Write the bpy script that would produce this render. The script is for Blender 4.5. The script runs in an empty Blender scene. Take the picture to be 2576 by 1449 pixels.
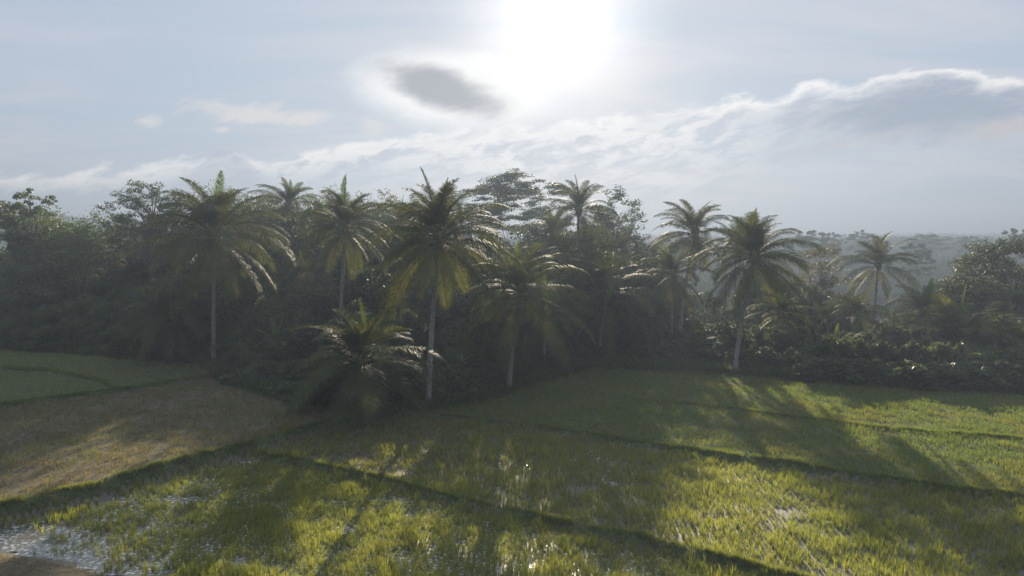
import bpy, math, random
import numpy as np
from mathutils import Vector, Matrix
R = math.radians
C = bpy.context.scene.collection
SC = bpy.context.scene

# ------------------------------------------------------------------ camera
CAMZ, PITCH, F = 13.0, R(4.15), 1717.0          # photo measured on a 2575 x 1449 grid
CP, SP = math.cos(PITCH), math.sin(PITCH)
cd = bpy.data.cameras.new('camera'); cam = bpy.data.objects.new('camera', cd); C.objects.link(cam)
cam.location = (0, 0, CAMZ); cam.rotation_euler = (R(90) - PITCH, 0, 0)
cd.sensor_width = 36; cd.lens = 36 * F / 2575; cd.clip_start = .1; cd.clip_end = 9000
SC.camera = cam

def ray(px, py):
    dx, dy = (px - 1287.5) / F, (724.5 - py) / F
    return np.array((dx, CP + dy * SP, dy * CP - SP))
def g2w(px, py, z=0.):                           # photo point on the level z -> world x, y
    d = ray(px, py); t = (z - CAMZ) / d[2]; return d[0] * t, d[1] * t
def atY(px, py, Y):
    d = ray(px, py); t = Y / d[1]; return d[0] * t, CAMZ + d[2] * t

# ------------------------------------------------------------------ sun
sd = ray(1402, 52); sd = Vector(sd / np.linalg.norm(sd))
SUN_EL, SUN_AZ = math.asin(sd.z), math.atan2(sd.x, sd.y)
sl = bpy.data.lights.new('sun', 'SUN'); so = bpy.data.objects.new('sun', sl); C.objects.link(so)
sl.energy = 5.0; sl.angle = R(.6); sl.color = (1, .86, .66)
so.rotation_euler = sd.to_track_quat('Z', 'Y').to_euler()
SC.view_settings.view_transform = 'Standard'; SC.view_settings.look = 'None'
EXPO = 1.56; SC.view_settings.exposure = EXPO; SC.view_settings.gamma = 1
try:
    SC.cycles.use_denoising = True; SC.cycles.denoising_prefilter = 'NONE'; SC.cycles.use_adaptive_sampling = False
    SC.cycles.max_bounces = 8; SC.cycles.transparent_max_bounces = 8
    SC.cycles.volume_bounces = 0; SC.cycles.transmission_bounces = 4; SC.cycles.diffuse_bounces = 3
    SC.cycles.sample_clamp_indirect = 3
except Exception: pass

# ------------------------------------------------------------------ node helper
class NT:
    def __init__(s, tree): s.t = tree; s.n = tree.nodes; s.l = tree.links
    def put(s, sock, v):
        if isinstance(v, bpy.types.NodeSocket): s.l.new(v, sock)
        elif v is not None: sock.default_value = v
    def m(s, op, a, b=None, c=None, clamp=False):
        n = s.n.new('ShaderNodeMath'); n.operation = op; n.use_clamp = clamp
        s.put(n.inputs[0], a); s.put(n.inputs[1], b)
        if c is not None: s.put(n.inputs[2], c)
        return n.outputs[0]
    def ss(s, x, lo, hi):                         # smoothstep
        n = s.n.new('ShaderNodeMapRange'); n.interpolation_type = 'SMOOTHSTEP'
        s.put(n.inputs['Value'], x); s.put(n.inputs['From Min'], lo); s.put(n.inputs['From Max'], hi)
        return n.outputs['Result']
    def mix(s, f, a, b, mode='MIX'):
        n = s.n.new('ShaderNodeMix'); n.data_type = 'RGBA'; n.blend_type = mode
        s.put(n.inputs[0], f); s.put(n.inputs[6], a); s.put(n.inputs[7], b); return n.outputs[2]
    def noise(s, vec, scale, det=4, rough=.5, dist=0., lac=2.):
        n = s.n.new('ShaderNodeTexNoise'); s.put(n.inputs['Vector'], vec)
        n.inputs['Scale'].default_value = scale; n.inputs['Detail'].default_value = det
        n.inputs['Roughness'].default_value = rough; n.inputs['Distortion'].default_value = dist
        n.inputs['Lacunarity'].default_value = lac
        return n.outputs['Fac']
    def xyz(s, x, y, z):
        n = s.n.new('ShaderNodeCombineXYZ'); s.put(n.inputs[0], x); s.put(n.inputs[1], y); s.put(n.inputs[2], z)
        return n.outputs[0]
    def curve(s, x, pts, lo, hi, vlo, vhi):       # piecewise curve through pts
        n = s.n.new('ShaderNodeFloatCurve'); cv = n.mapping.curves[0]
        P = [((a - lo) / (hi - lo), (b - vlo) / (vhi - vlo)) for a, b in pts]
        cv.points[0].location = P[0]; cv.points[1].location = P[-1]
        for p in P[1:-1]: cv.points.new(*p)
        n.mapping.update()
        s.put(n.inputs['Value'], s.m('DIVIDE', s.m('SUBTRACT', x, lo), hi - lo))
        return s.m('ADD', s.m('MULTIPLY', n.outputs[0], vhi - vlo), vlo)
    def ramp(s, f, stops):
        n = s.n.new('ShaderNodeValToRGB'); e = n.color_ramp.elements
        e[0].position, e[0].color = stops[0][0], (*stops[0][1], 1)
        e[1].position, e[1].color = stops[-1][0], (*stops[-1][1], 1)
        for p, c in stops[1:-1]: q = e.new(p); q.color = (*c, 1)
        s.put(n.inputs[0], f); return n.outputs[0]

# ------------------------------------------------------------------ world: sky, thin veil, clouds
WS = .1
w = bpy.data.worlds.new('World'); SC.world = w; w.use_nodes = True
T = NT(w.node_tree); T.n.clear()
tc = T.n.new('ShaderNodeTexCoord'); D = tc.outputs['Generated']
sx = T.n.new('ShaderNodeSeparateXYZ'); T.l.new(D, sx.inputs[0]); X, Y, Z = sx.outputs
sky = T.n.new('ShaderNodeTexSky'); sky.sky_type = 'NISHITA'; sky.sun_disc = False
sky.sun_elevation = SUN_EL; sky.sun_rotation = SUN_AZ; sky.air_density = 1.0; sky.dust_density = 1.5; sky.ozone_density = 2
col = sky.outputs[0]
Yc = T.m('MAXIMUM', Y, .08)
A = T.m('DIVIDE', X, Yc); E = T.m('DIVIDE', Z, Yc)          # bearing and height as slopes, world axes
def ae(px, py):
    d = ray(px, py); return d[0] / d[1], d[2] / d[1]
def sc(r, g, b): k = 1 / WS / 2 ** EXPO; return (r * k, g * k, b * k, 1)
front = T.ss(Y, .05, .3)
dot = T.n.new('ShaderNodeVectorMath'); dot.operation = 'DOT_PRODUCT'; T.l.new(D, dot.inputs[0]); dot.inputs[1].default_value = sd
ang = T.m('MULTIPLY', T.m('ARCCOSINE', T.m('MINIMUM', dot.outputs['Value'], .999999)), 180 / math.pi)
# thin high veil over all of the sky
pc = T.xyz(T.m('DIVIDE', X, T.m('ADD', T.m('ABSOLUTE', Z), .12)), T.m('DIVIDE', Y, T.m('ADD', T.m('ABSOLUTE', Z), .12)), 0)
mp = T.n.new('ShaderNodeMapping'); mp.inputs['Scale'].default_value = (.5, 1.1, 1); mp.inputs['Rotation'].default_value = (0, 0, .5); T.l.new(pc, mp.inputs[0])
cir = T.noise(mp.outputs[0], 1.3, 5, .55, .6)
cirf = T.ss(cir, .38, .72)
veilc = T.mix(cirf, sc(.53, .64, .78), sc(.70, .73, .83))
back = T.m('ADD', .85, T.m('MULTIPLY', .75, T.ss(Z, .35, .8)))  # unseen upper sky brightened beyond the veil, added as fill for the fields
bk = T.n.new('ShaderNodeVectorMath'); bk.operation = 'SCALE'; T.l.new(veilc, bk.inputs[0]); T.l.new(back, bk.inputs['Scale'])
col = T.mix(.975, col, bk.outputs[0])
glow = T.m('ADD', T.m('MULTIPLY', T.m('POWER', T.ss(ang, 12, 2.0), 1.8), .12), T.m('MULTIPLY', T.m('POWER', T.ss(ang, 5.1, 1.5), 2.1), .5))
# cloud noise fields
fx, fy = T.m('MULTIPLY', A, 1.), T.m('MULTIPLY', E, 2.6)
sh = T.m('ADD', fy, T.m('MULTIPLY', A, -.55))
cv = T.xyz(fx, sh, 0.)
n1 = T.noise(cv, 11, 8, .6, .3)
n2 = T.noise(T.xyz(T.m('ADD', fx, 3.3), T.m('ADD', sh, .05), 2.), 19, 7, .62, .25)
n3 = T.noise(T.xyz(fx, T.m('MULTIPLY', sh, 1.2), 5.), 3.2, 5, .55, .3)
def line(pts): return [ae(a, b) for a, b in pts]
top = T.curve(A, line([(-200, 452), (0, 440), (250, 428), (430, 412), (560, 384), (700, 388), (830, 366), (960, 335), (1100, 325), (1250, 320), (1400, 305), (1560, 286),
                       (1700, 258), (1850, 246), (1985, 226), (2030, 205), (2120, 198), (2250, 176), (2360, 158), (2450, 180), (2575, 190), (2800, 200)]), -.95, .95, 0, .4)
thick = T.curve(A, [(-.95, .022), (-.5, .04), (-.3, .075), (0, .14), (.2, .15), (.4, .13), (.6, .12), (.75, .12), (.95, .11)], -.95, .95, 0, .2)
dep = T.m('SUBTRACT', T.m('ADD', top, T.m('MULTIPLY', T.m('SUBTRACT', n1, .5), .075)), E)   # depth below the bank's top
edge = T.ss(dep, -.002, .012)
q = T.m('DIVIDE', T.m('ADD', dep, T.m('MULTIPLY', T.m('SUBTRACT', n3, .5), .16)), thick)
low = T.ss(q, 1.15, .1)
body = T.m('MULTIPLY', T.m('MULTIPLY', edge, low), front)
rim = T.ss(dep, .03, .006)
nearsun = T.ss(ang, 34, 9)
lit = T.m('ADD', T.m('MULTIPLY', T.ss(n2, .40, .58), T.m('ADD', .25, T.m('MULTIPLY', .75, T.ss(A, .42, .2)))), T.m('MULTIPLY', rim, 1.0), clamp=True)
cc = T.mix(lit, sc(.43, .49, .60), sc(1.0, .99, .98))
cc = T.mix(T.m('MULTIPLY', nearsun, .35), cc, sc(1.1, 1.09, 1.08))
col = T.mix(T.m('MULTIPLY', body, T.m('ADD', .6, T.m('MULTIPLY', T.ss(n1, .35, .55), .4))), col, cc)
# darker body of the cloud at the right, and pale streaks low under it
def blob(px, py, rx, ry, rot=0., soft=.5, warp=.25):
    a, e = ae(px, py); rx /= F; ry /= F; c, s = math.cos(rot), math.sin(rot)
    dx, dy = T.m('SUBTRACT', A, a), T.m('SUBTRACT', E, e)
    u = T.m('DIVIDE', T.m('ADD', T.m('MULTIPLY', dx, c), T.m('MULTIPLY', dy, s)), rx)
    v = T.m('DIVIDE', T.m('ADD', T.m('MULTIPLY', dx, -s), T.m('MULTIPLY', dy, c)), ry)
    r = T.m('SQRT', T.m('ADD', T.m('MULTIPLY', u, u), T.m('MULTIPLY', v, v)))
    r = T.m('ADD', r, T.m('MULTIPLY', T.m('SUBTRACT', T.m('ADD', T.m('MULTIPLY', n1, .6), T.m('MULTIPLY', n2, .4)), .5), warp * 5))
    return T.m('MULTIPLY', T.ss(r, 1 + soft, 1 - soft), front)
col = T.mix(T.m('MULTIPLY', T.m('MULTIPLY', blob(2330, 272, 260, 66, .06, .6, .4), T.ss(dep, .012, .035)), .85), col, sc(.34, .41, .51))
col = T.mix(T.m('MULTIPLY', blob(2540, 320, 120, 22, .15, .7), .7), col, sc(.62, .58, .58))
col = T.mix(T.m('MULTIPLY', blob(2130, 360, 180, 12, .2, .9), .45), col, sc(.60, .58, .60))
# small puffs on the left
for px, py, rx, ry in ((600, 282, 90, 20), (690, 300, 60, 14), (775, 298, 55, 16), (368, 302, 22, 12), (940, 314, 28, 16), (557, 327, 18, 8)):
    col = T.mix(T.m('MULTIPLY', blob(px, py, rx, ry, -.1, .8, 1.3), .85), col, sc(.78, .77, .77))
# distant blue-grey mountain peak behind the left palm, drawn into the sky
pd = T.m('MAXIMUM', T.m('SUBTRACT', T.m('ABSOLUTE', T.m('SUBTRACT', A, ae(568, 380)[0])), .012), 0)
pk = T.m('MULTIPLY', T.ss(T.m('ADD', T.m('ADD', T.m('MULTIPLY', pd, .75), T.m('SUBTRACT', E, ae(565, 382)[1])), T.m('MULTIPLY', T.m('SUBTRACT', n2, .5), .03)), .004, -.004), T.ss(E, .05, .10))
col = T.mix(T.m('MULTIPLY', T.m('MULTIPLY', pk, front), T.m('MULTIPLY', .55, T.ss(A, ae(690, 0)[0], ae(590, 0)[0]))), col, sc(.46, .51, .62))
# the lens shaped cloud beside the sun
col = T.mix(T.m('MULTIPLY', blob(1140, 226, 225, 88, -.10, .35, .1), .9), col, sc(1.1, 1.09, 1.08))
col = T.mix(blob(1235, 225, 85, 62, -.3, .6, .3), col, sc(.98, .97, .96))
col = T.mix(T.m('MULTIPLY', blob(1105, 222, 138, 46, -.32, .5, .34), .95), col, sc(.40, .42, .46))
gl = T.n.new('ShaderNodeVectorMath'); gl.operation = 'SCALE'; gl.inputs[0].default_value = (1 / WS, .97 / WS, .92 / WS); T.l.new(glow, gl.inputs['Scale'])
ad = T.n.new('ShaderNodeVectorMath'); ad.operation = 'ADD'; T.l.new(col, ad.inputs[0]); T.l.new(gl.outputs[0], ad.inputs[1])
bg = T.n.new('ShaderNodeBackground'); T.l.new(ad.outputs[0], bg.inputs[0]); bg.inputs[1].default_value = WS
wo = T.n.new('ShaderNodeOutputWorld'); T.l.new(bg.outputs[0], wo.inputs[0])
w.cycles.sampling_method = 'MANUAL'; w.cycles.sample_map_resolution = 512

# ------------------------------------------------------------------ materials
def mat(name):
    m = bpy.data.materials.new(name); m.use_nodes = True; t = NT(m.node_tree); t.n.clear()
    o = t.n.new('ShaderNodeOutputMaterial'); return m, t, o
def leafmat(name, stops, trans=.4, tcol=None, rough=.55, spec=.2, patch=.0, patchcol=None, tmul=1.6, pscale=.08):
    m, t, o = mat(name)
    g = t.n.new('ShaderNodeNewGeometry')
    c = t.ramp(g.outputs['Random Per Island'], stops)
    if patch:
        nz = t.noise(g.outputs['Position'], pscale, 4, .6)
        c = t.mix(t.m('MULTIPLY', t.ss(nz, .45, .62), patch), c, (*patchcol, 1))
    p = t.n.new('ShaderNodeBsdfPrincipled'); t.put(p.inputs['Base Color'], c)
    p.inputs['Roughness'].default_value = rough; p.inputs['Specular IOR Level'].default_value = spec
    tr = t.n.new('ShaderNodeBsdfTranslucent')
    tc_ = t.mix(1.0, c, (*(tcol or (1.5, 1.6, .7)), 1), 'MULTIPLY'); t.put(tr.inputs[0], tc_)
    mx = t.n.new('ShaderNodeMixShader'); mx.inputs[0].default_value = trans
    t.l.new(p.outputs[0], mx.inputs[1]); t.l.new(tr.outputs[0], mx.inputs[2]); t.l.new(mx.outputs[0], o.inputs[0])
    return m
def solid(name, c1, c2, scale=3, rough=.9, bump=.3, det=6, spec=.3, stretch=(1, 1, 1)):
    m, t, o = mat(name)
    g = t.n.new('ShaderNodeNewGeometry'); mp_ = t.n.new('ShaderNodeMapping'); mp_.inputs['Scale'].default_value = stretch
    t.l.new(g.outputs['Position'], mp_.inputs[0])
    n = t.noise(mp_.outputs[0], scale, det, .6)
    c = t.mix(t.ss(n, .35, .65), (*c1, 1), (*c2, 1))
    p = t.n.new('ShaderNodeBsdfPrincipled'); t.put(p.inputs['Base Color'], c)
    p.inputs['Roughness'].default_value = rough; p.inputs['Specular IOR Level'].default_value = spec
    b = t.n.new('ShaderNodeBump'); b.inputs['Strength'].default_value = bump; b.inputs['Distance'].default_value = .05
    t.put(b.inputs['Height'], n); t.l.new(b.outputs[0], p.inputs['Normal']); t.l.new(p.outputs[0], o.inputs[0])
    return m
L1, L2, L3 = (.037, .052, .026), (.055, .073, .034), (.083, .096, .045)
M = dict(
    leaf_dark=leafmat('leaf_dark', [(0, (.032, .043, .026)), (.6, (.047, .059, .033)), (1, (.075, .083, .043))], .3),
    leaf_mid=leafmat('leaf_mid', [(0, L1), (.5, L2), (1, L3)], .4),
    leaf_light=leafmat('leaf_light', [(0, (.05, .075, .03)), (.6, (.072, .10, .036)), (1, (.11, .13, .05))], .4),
    leaf_brown=leafmat('leaf_brown', [(0, (.06, .06, .035)), (.6, (.09, .08, .045)), (1, (.13, .10, .055))], .35),
    frond=leafmat('frond', [(0, (.036, .048, .024)), (.7, (.055, .066, .03)), (1, (.09, .09, .038))], .32, (1.6, 1.45, .6), .62, .04),
    frond_old=leafmat('frond_old', [(0, (.045, .055, .023)), (.7, (.065, .074, .028)), (1, (.12, .10, .04))], .36, (1.6, 1.5, .5), .62, .1),
    frond_young=leafmat('frond_young', [(0, (.05, .075, .025)), (1, (.08, .105, .035))], .34, (1.5, 1.6, .6), .62, .04),
    banana=leafmat('banana', [(0, (.04, .062, .027)), (1, (.08, .10, .038))], .36, (1.7, 1.75, .6), .42, .35),
    far_leaf=leafmat('far_leaf', [(0, (.035, .055, .025)), (.6, (.055, .08, .032)), (1, (.08, .09, .05))], .12, spec=0, rough=1),
    rice=leafmat('rice', [(0, (.072, .092, .032)), (.5, (.118, .136, .046)), (.85, (.175, .17, .062)), (1, (.25, .22, .13))], .57, (2.15, 2.1, .68), .45, .3, .5, (.10, .12, .04)),
    stubble=leafmat('stubble', [(0, (.08, .088, .04)), (.5, (.115, .112, .052)), (.85, (.18, .13, .068)), (1, (.075, .11, .035))], .45, (1.7, 1.5, .8), .6, .2, .75, (.10, .12, .04), pscale=.13),
    short_grass=leafmat('short_grass', [(0, (.05, .08, .028)), (.6, (.08, .11, .038)), (1, (.14, .15, .06))], .52, (2.1, 2.0, .7), .5, .25, .55, (.12, .115, .05), pscale=.16),
    bund_grass=leafmat('bund_grass', [(0, (.022, .038, .013)), (.6, (.038, .058, .018)), (1, (.075, .09, .03))], .4, (1.7, 1.6, .6), .5, .25),  # darkened green: backlit shade of the bund faces put into the colour
    weeds=leafmat('weeds', [(0, (.03, .05, .018)), (.7, (.05, .08, .025)), (1, (.10, .11, .045))], .4),
    mud=solid('mud', (.042, .038, .024), (.07, .06, .038), 6, .6, .5, spec=.5),
    soil=solid('soil', (.055, .045, .03), (.09, .07, .045), 4, .9, .5),
    turf=solid('turf', (.035, .05, .018), (.06, .065, .03), 3, .95, .5),
    floor=solid('forest_soil', (.03, .028, .018), (.05, .045, .028), 2, .95, .4),
    bark=solid('bark', (.10, .085, .07), (.16, .14, .12), 5, .9, .4, stretch=(1, 1, .25)),
    pale_bark=solid('pale_bark', (.20, .18, .155), (.33, .30, .27), 4, .85, .4, stretch=(1, 1, .5)),
    stem=solid('banana_stem', (.08, .09, .035), (.15, .13, .06), 4, .6, .2, stretch=(1, 1, .2)),
    rachis=solid('rachis', (.16, .15, .06), (.22, .19, .08), 3, .7, .1, spec=.15),
    coconut=solid('coconut', (.10, .11, .03), (.18, .13, .05), 3, .5, .1),
    hill=solid('far_land', (.03, .045, .02), (.05, .06, .03), .02, 1, 0),
)
# palm trunk with ring scars
m, t, o = mat('palm_bark'); g = t.n.new('ShaderNodeTexCoord'); s_ = t.n.new('ShaderNodeSeparateXYZ'); t.l.new(g.outputs['Object'], s_.inputs[0])
nz = t.noise(g.outputs['Object'], 3, 5, .6)
rg = t.m('SINE', t.m('ADD', t.m('MULTIPLY', s_.outputs[2], 34), t.m('MULTIPLY', nz, 5)))
c = t.mix(t.m('ADD', t.m('MULTIPLY', rg, .2), nz), (.09, .08, .07, 1), (.25, .23, .205, 1))
p = t.n.new('ShaderNodeBsdfPrincipled'); t.put(p.inputs['Base Color'], c); p.inputs['Roughness'].default_value = .85
b = t.n.new('ShaderNodeBump'); b.inputs['Strength'].default_value = .5; b.inputs['Distance'].default_value = .03; t.put(b.inputs['Height'], rg); t.l.new(b.outputs[0], p.inputs['Normal'])
t.l.new(p.outputs[0], o.inputs[0]); M['palm_bark'] = m
# water: muddy film with floating scum, pale colour also standing in for sky reflection
m, t, o = mat('paddy_water'); g = t.n.new('ShaderNodeNewGeometry')
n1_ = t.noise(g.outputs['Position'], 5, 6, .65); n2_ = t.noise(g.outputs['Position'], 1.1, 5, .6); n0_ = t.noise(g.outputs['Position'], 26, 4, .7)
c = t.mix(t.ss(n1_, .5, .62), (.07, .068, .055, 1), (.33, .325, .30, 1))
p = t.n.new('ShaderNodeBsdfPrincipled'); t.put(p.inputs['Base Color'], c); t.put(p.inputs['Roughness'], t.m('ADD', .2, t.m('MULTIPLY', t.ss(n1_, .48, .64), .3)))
p.inputs['Specular IOR Level'].default_value = .9
b = t.n.new('ShaderNodeBump'); b.inputs['Strength'].default_value = .35; b.inputs['Distance'].default_value = .02; t.put(b.inputs['Height'], t.m('ADD', n1_, t.m('MULTIPLY', n0_, .6))); t.l.new(b.outputs[0], p.inputs['Normal'])
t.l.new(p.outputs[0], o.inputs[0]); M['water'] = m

# ------------------------------------------------------------------ mesh helpers (numpy)
def mesh(name, V, Fs, material, smooth=False):
    """Fs: list of face arrays (n,k)"""
    V = np.asarray(V, np.float32).reshape(-1, 3); Fs = [np.asarray(f, np.int32) for f in Fs if len(f)]
    me = bpy.data.meshes.new(name); me.vertices.add(len(V)); me.vertices.foreach_set('co', V.ravel())
    idx = np.concatenate([f.ravel() for f in Fs]); tot = np.concatenate([np.full(len(f), f.shape[1], np.int32) for f in Fs])
    st = np.concatenate([[0], np.cumsum(tot)[:-1]]).astype(np.int32)
    me.loops.add(len(idx)); me.loops.foreach_set('vertex_index', idx)
    me.polygons.add(len(tot)); me.polygons.foreach_set('loop_start', st); me.polygons.foreach_set('loop_total', tot)
    if smooth: me.polygons.foreach_set('use_smooth', np.ones(len(tot), bool))
    me.update(calc_edges=True); me.materials.append(material)
    return me
class Acc:
    def __init__(s): s.V = []; s.F = {}; s.n = 0
    def add(s, V, F):
        V = np.asarray(V, float).reshape(-1, 3)
        for f in (F if isinstance(F, list) else [F]):
            f = np.asarray(f, int)
            if len(f): s.F.setdefault(f.shape[1], []).append(f + s.n)
        s.V.append(V); s.n += len(V)
    def mesh(s, name, m, smooth=False):
        return mesh(name, np.concatenate(s.V), [np.concatenate(v) for v in s.F.values()], m, smooth)
def tube(path, rad, k=8, cap=True):
    P = np.asarray(path, float); n = len(P); rad = np.broadcast_to(rad, n)
    tg = np.gradient(P, axis=0); tg /= np.linalg.norm(tg, axis=1)[:, None] + 1e-9
    up = np.where(np.abs(tg[:, 2:3]) > .9, [[1., 0, 0]], [[0, 0, 1.]])
    a = np.cross(tg, up); a /= np.linalg.norm(a, axis=1)[:, None] + 1e-9; b = np.cross(tg, a)
    for i in range(1, n):
        if np.dot(a[i], a[i - 1]) < 0: a[i] *= -1; b[i] *= -1
    th = np.arange(k) * 2 * np.pi / k
    V = P[:, None] + rad[:, None, None] * (a[:, None] * np.cos(th)[None, :, None] + b[:, None] * np.sin(th)[None, :, None])
    i = np.arange(n - 1)[:, None] * k; j = np.arange(k)[None]; j2 = (j + 1) % k
    Fq = np.stack([i + j, i + j2, i + k + j2, i + k + j], -1).reshape(-1, 4)
    V = V.reshape(-1, 3)
    if cap:
        V = np.vstack([V, P[-1]]); top = (n - 1) * k; tr = np.stack([top + np.arange(k), top + (np.arange(k) + 1) % k, np.full(k, n * k)], -1)
        return V, [Fq, tr]
    return V, [Fq]
def obj(name, me, parent=None, loc=None, **props):
    o = bpy.data.objects.new(name, me); C.objects.link(o)
    if parent is not None: o.parent = parent
    if loc is not None: o.location = loc
    for k, v in props.items():
        if v: o[k] = v
    return o
def thing(name, label, cat, loc, rz=0., s=1., group=None):
    o = bpy.data.objects.new(name, None); C.objects.link(o); o.location = loc; o.rotation_euler = (0, 0, rz)
    o.scale = (s, s, s) if not isinstance(s, tuple) else s; o.empty_display_size = .5
    o['label'] = label; o['category'] = cat
    if group: o['group'] = group
    return o
def copy_tree(o, parent=None):
    c = o.copy(); C.objects.link(c)
    if parent is not None: c.parent = parent
    for ch in o.children: copy_tree(ch, c)
    return c
def leaves(rng, P, size, asp=.45, flat=.0, up=None):
    """rhombus leaves at points P"""
    n = len(P); d = rng.normal(size=(n, 3)); d[:, 2] *= (1 - flat * .8); d /= np.linalg.norm(d, axis=1)[:, None]
    e = rng.normal(size=(n, 3))
    if flat: e[:, 2] *= (1 - flat * .7)
    e -= (e * d).sum(1)[:, None] * d; e /= np.linalg.norm(e, axis=1)[:, None]
    s = size * rng.uniform(.6, 1.3, n)[:, None]
    V = np.stack([P - d * s * .5, P + e * s * asp * .5 - d * s * .05, P + d * s * .5, P - e * s * asp * .5 - d * s * .05], 1).reshape(-1, 3)
    return V, np.arange(n * 4).reshape(-1, 4)

# ------------------------------------------------------------------ terrain regions
def B(p): return p[0] / p[1]
ZA, ZB, ZC, ZD, ZE = 0., .18, .42, .72, 1.0
def wl(pts, z): return sorted([(x / y, y) for x, y in (g2w(a, b, z) for a, b in pts)])
def fn(pts):
    xs = np.array([p[0] for p in pts]); ys = np.array([p[1] for p in pts]); return lambda b: np.interp(b, xs, ys)
bank = fn(wl([(-500, 1390), (0, 1278), (200, 1238), (560, 1136), (700, 1098), (830, 1062), (930, 1040)], ZD))
bB = lambda px, py, z: B(g2w(px, py, z))
b650, b930 = bB(650, 1150, .3), bB(930, 1040, .5)
bund2 = fn(wl([(600, 1135), (650, 1152), (900, 1200), (1180, 1273), (1500, 1345), (1900, 1443), (2600, 1660)], ZB))
bund3 = fn(wl([(930, 1040), (1000, 1040), (1150, 1052), (1400, 1085), (1620, 1120), (1900, 1162), (2200, 1205), (2400, 1238), (2575, 1250), (3200, 1290)], ZC))
bund4 = fn(wl([(1600, 1008), (1750, 1022), (1900, 1040), (2150, 1072), (2400, 1098), (2575, 1108), (3200, 1140)], ZC))
eline = fn(wl([(-300, 1050), (0, 1022), (150, 1003), (290, 985), (420, 965), (545, 945)], ZE))
eline2 = fn(wl([(-300, 935), (0, 930), (120, 940), (240, 962), (290, 985)], ZE))
tree_l = fn(wl([(-500, 880), (0, 880), (300, 900), (435, 910)], ZE) + wl([(500, 915), (560, 955), (650, 980), (740, 1003), (900, 1030)], .9) +
            wl([(1000, 1034), (1080, 1032), (1200, 1012), (1290, 985), (1360, 960), (1500, 925), (1850, 942), (2060, 962), (2300, 980), (2575, 990), (3200, 1010)], ZC))
corner = fn(wl([(-600, 1360), (0, 1400), (170, 1438), (300, 1470), (700, 1600)], .25))
def level(x, y):
    b = x / np.maximum(y, 1)
    z = np.zeros_like(x) + ZA
    Bm = (b > b650) & (y > bund2(b)); z = np.where(Bm, ZB, z)
    Cm = (b > b930) & (y > bund3(b)); z = np.where(Cm, ZC, z)
    Dm = (b < b930) & (y > bank(b)); z = np.where(Dm, ZD, z)
    Em = (b < bB(545, 945, 1.2)) & (y > eline(b)); z = np.where(Em, ZE, z)
    z = np.where(Em & (b < bB(290, 985, 1.2)) & (y > eline2(b)), ZE + .15, z)
    return z
def sstep(a, b, x): t_ = np.clip((x - a) / (b - a), 0, 1); return t_ * t_ * (3 - 2 * t_)
rs = np.random.RandomState(5)
_k = [(rs.normal(size=2), rs.uniform(0, 6.28)) for _ in range(24)]
def vn(x, y, s):                                 # smooth pseudo noise about -1..1
    v = 0
    for i, (k, ph) in enumerate(_k): v = v + np.sin((k[0] * x + k[1] * y) * (6.28 / s) * (.5 + i * .06) + ph)
    return v / 5.
def far_z(x, y):
    b = x / np.maximum(y, 1)
    k = sstep(.2, .3, b)                         # the valley comes closer on the right
    z = -15 * sstep(95 - 22 * k, 175 - 42 * k, y) + 15 * sstep(190, 480, y)
    z = z + sstep(150, 400, y) * (2.2 * vn(x, y, 260))
    z = z + 34 * sstep(.18, .75, -b) * sstep(420, 1000, y)
    z = z + 10 * sstep(.1, .25, b) * sstep(500, 1500, y)
    return z
gx = np.concatenate([-np.geomspace(2600, 76, 46), np.arange(-75, 75.01, .22), np.geomspace(76, 2600, 46)])
gy = np.concatenate([np.linspace(-90, 14, 10), np.arange(16, 96, .22), np.geomspace(97, 3200, 70)])
GX, GY = np.meshgrid(gx, gy)
LZ = level(GX, GY)
K = np.exp(-(np.arange(-3, 4) / 1.5) ** 2); K /= K.sum()
def blur(a):
    a = np.pad(a, 3, 'edge')
    a = sum(K[i] * a[i:a.shape[0] - 6 + i] for i in range(7)); return sum(K[i] * a[:, i:a.shape[1] - 6 + i] for i in range(7))
GZ = blur(LZ)
def dline(f, x, y, bmin=-9, bmax=9):              # approximate distance to line y=f(b)
    b = x / np.maximum(y, 1); f0 = f(b); sl_ = (f(b + .01) - f(b - .01)) / .02
    d = (y - f0) / np.sqrt((1 + sl_ * b / np.maximum(y, 1)) ** 2 + (sl_ / np.maximum(y, 1)) ** 2)
    return np.where((b >= bmin) & (b <= bmax), d, 99.)
LINES = [(bank, -9, b930, .16, .28, .25), (bund2, b650, 9, .36, .22, .12), (bund3, b930, 9, .26, .19, .12), (bund4, bB(1600, 1010, .5), 9, .14, .22, .1),
         (eline, -9, bB(545, 945, 1.2), .18, .35, .2), (eline2, -9, bB(290, 985, 1.2), .15, .35, .2), (corner, -9, 9, .25, .8, -.4)]
def ridge(x, y):
    z = np.zeros_like(x)
    wob = .05 * vn(x, y, 6)
    for f, b0, b1, h, wd, off in LINES:
        d = dline(f, x, y, b0, b1) - off + wob * 2
        z = np.maximum(z, (h + wob * .6) * np.exp(-(d / wd) ** 2))
    return z
GZ = GZ + ridge(GX, GY)
bX = GX / np.maximum(GY, 1)
infield = (GY < tree_l(bX))
GZ = GZ + np.where(infield, .025 * vn(GX, GY, 3.1) + .03 * vn(GX + 9, GY, 9), .06 * vn(GX, GY, 5)) + far_z(GX, GY)
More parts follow.
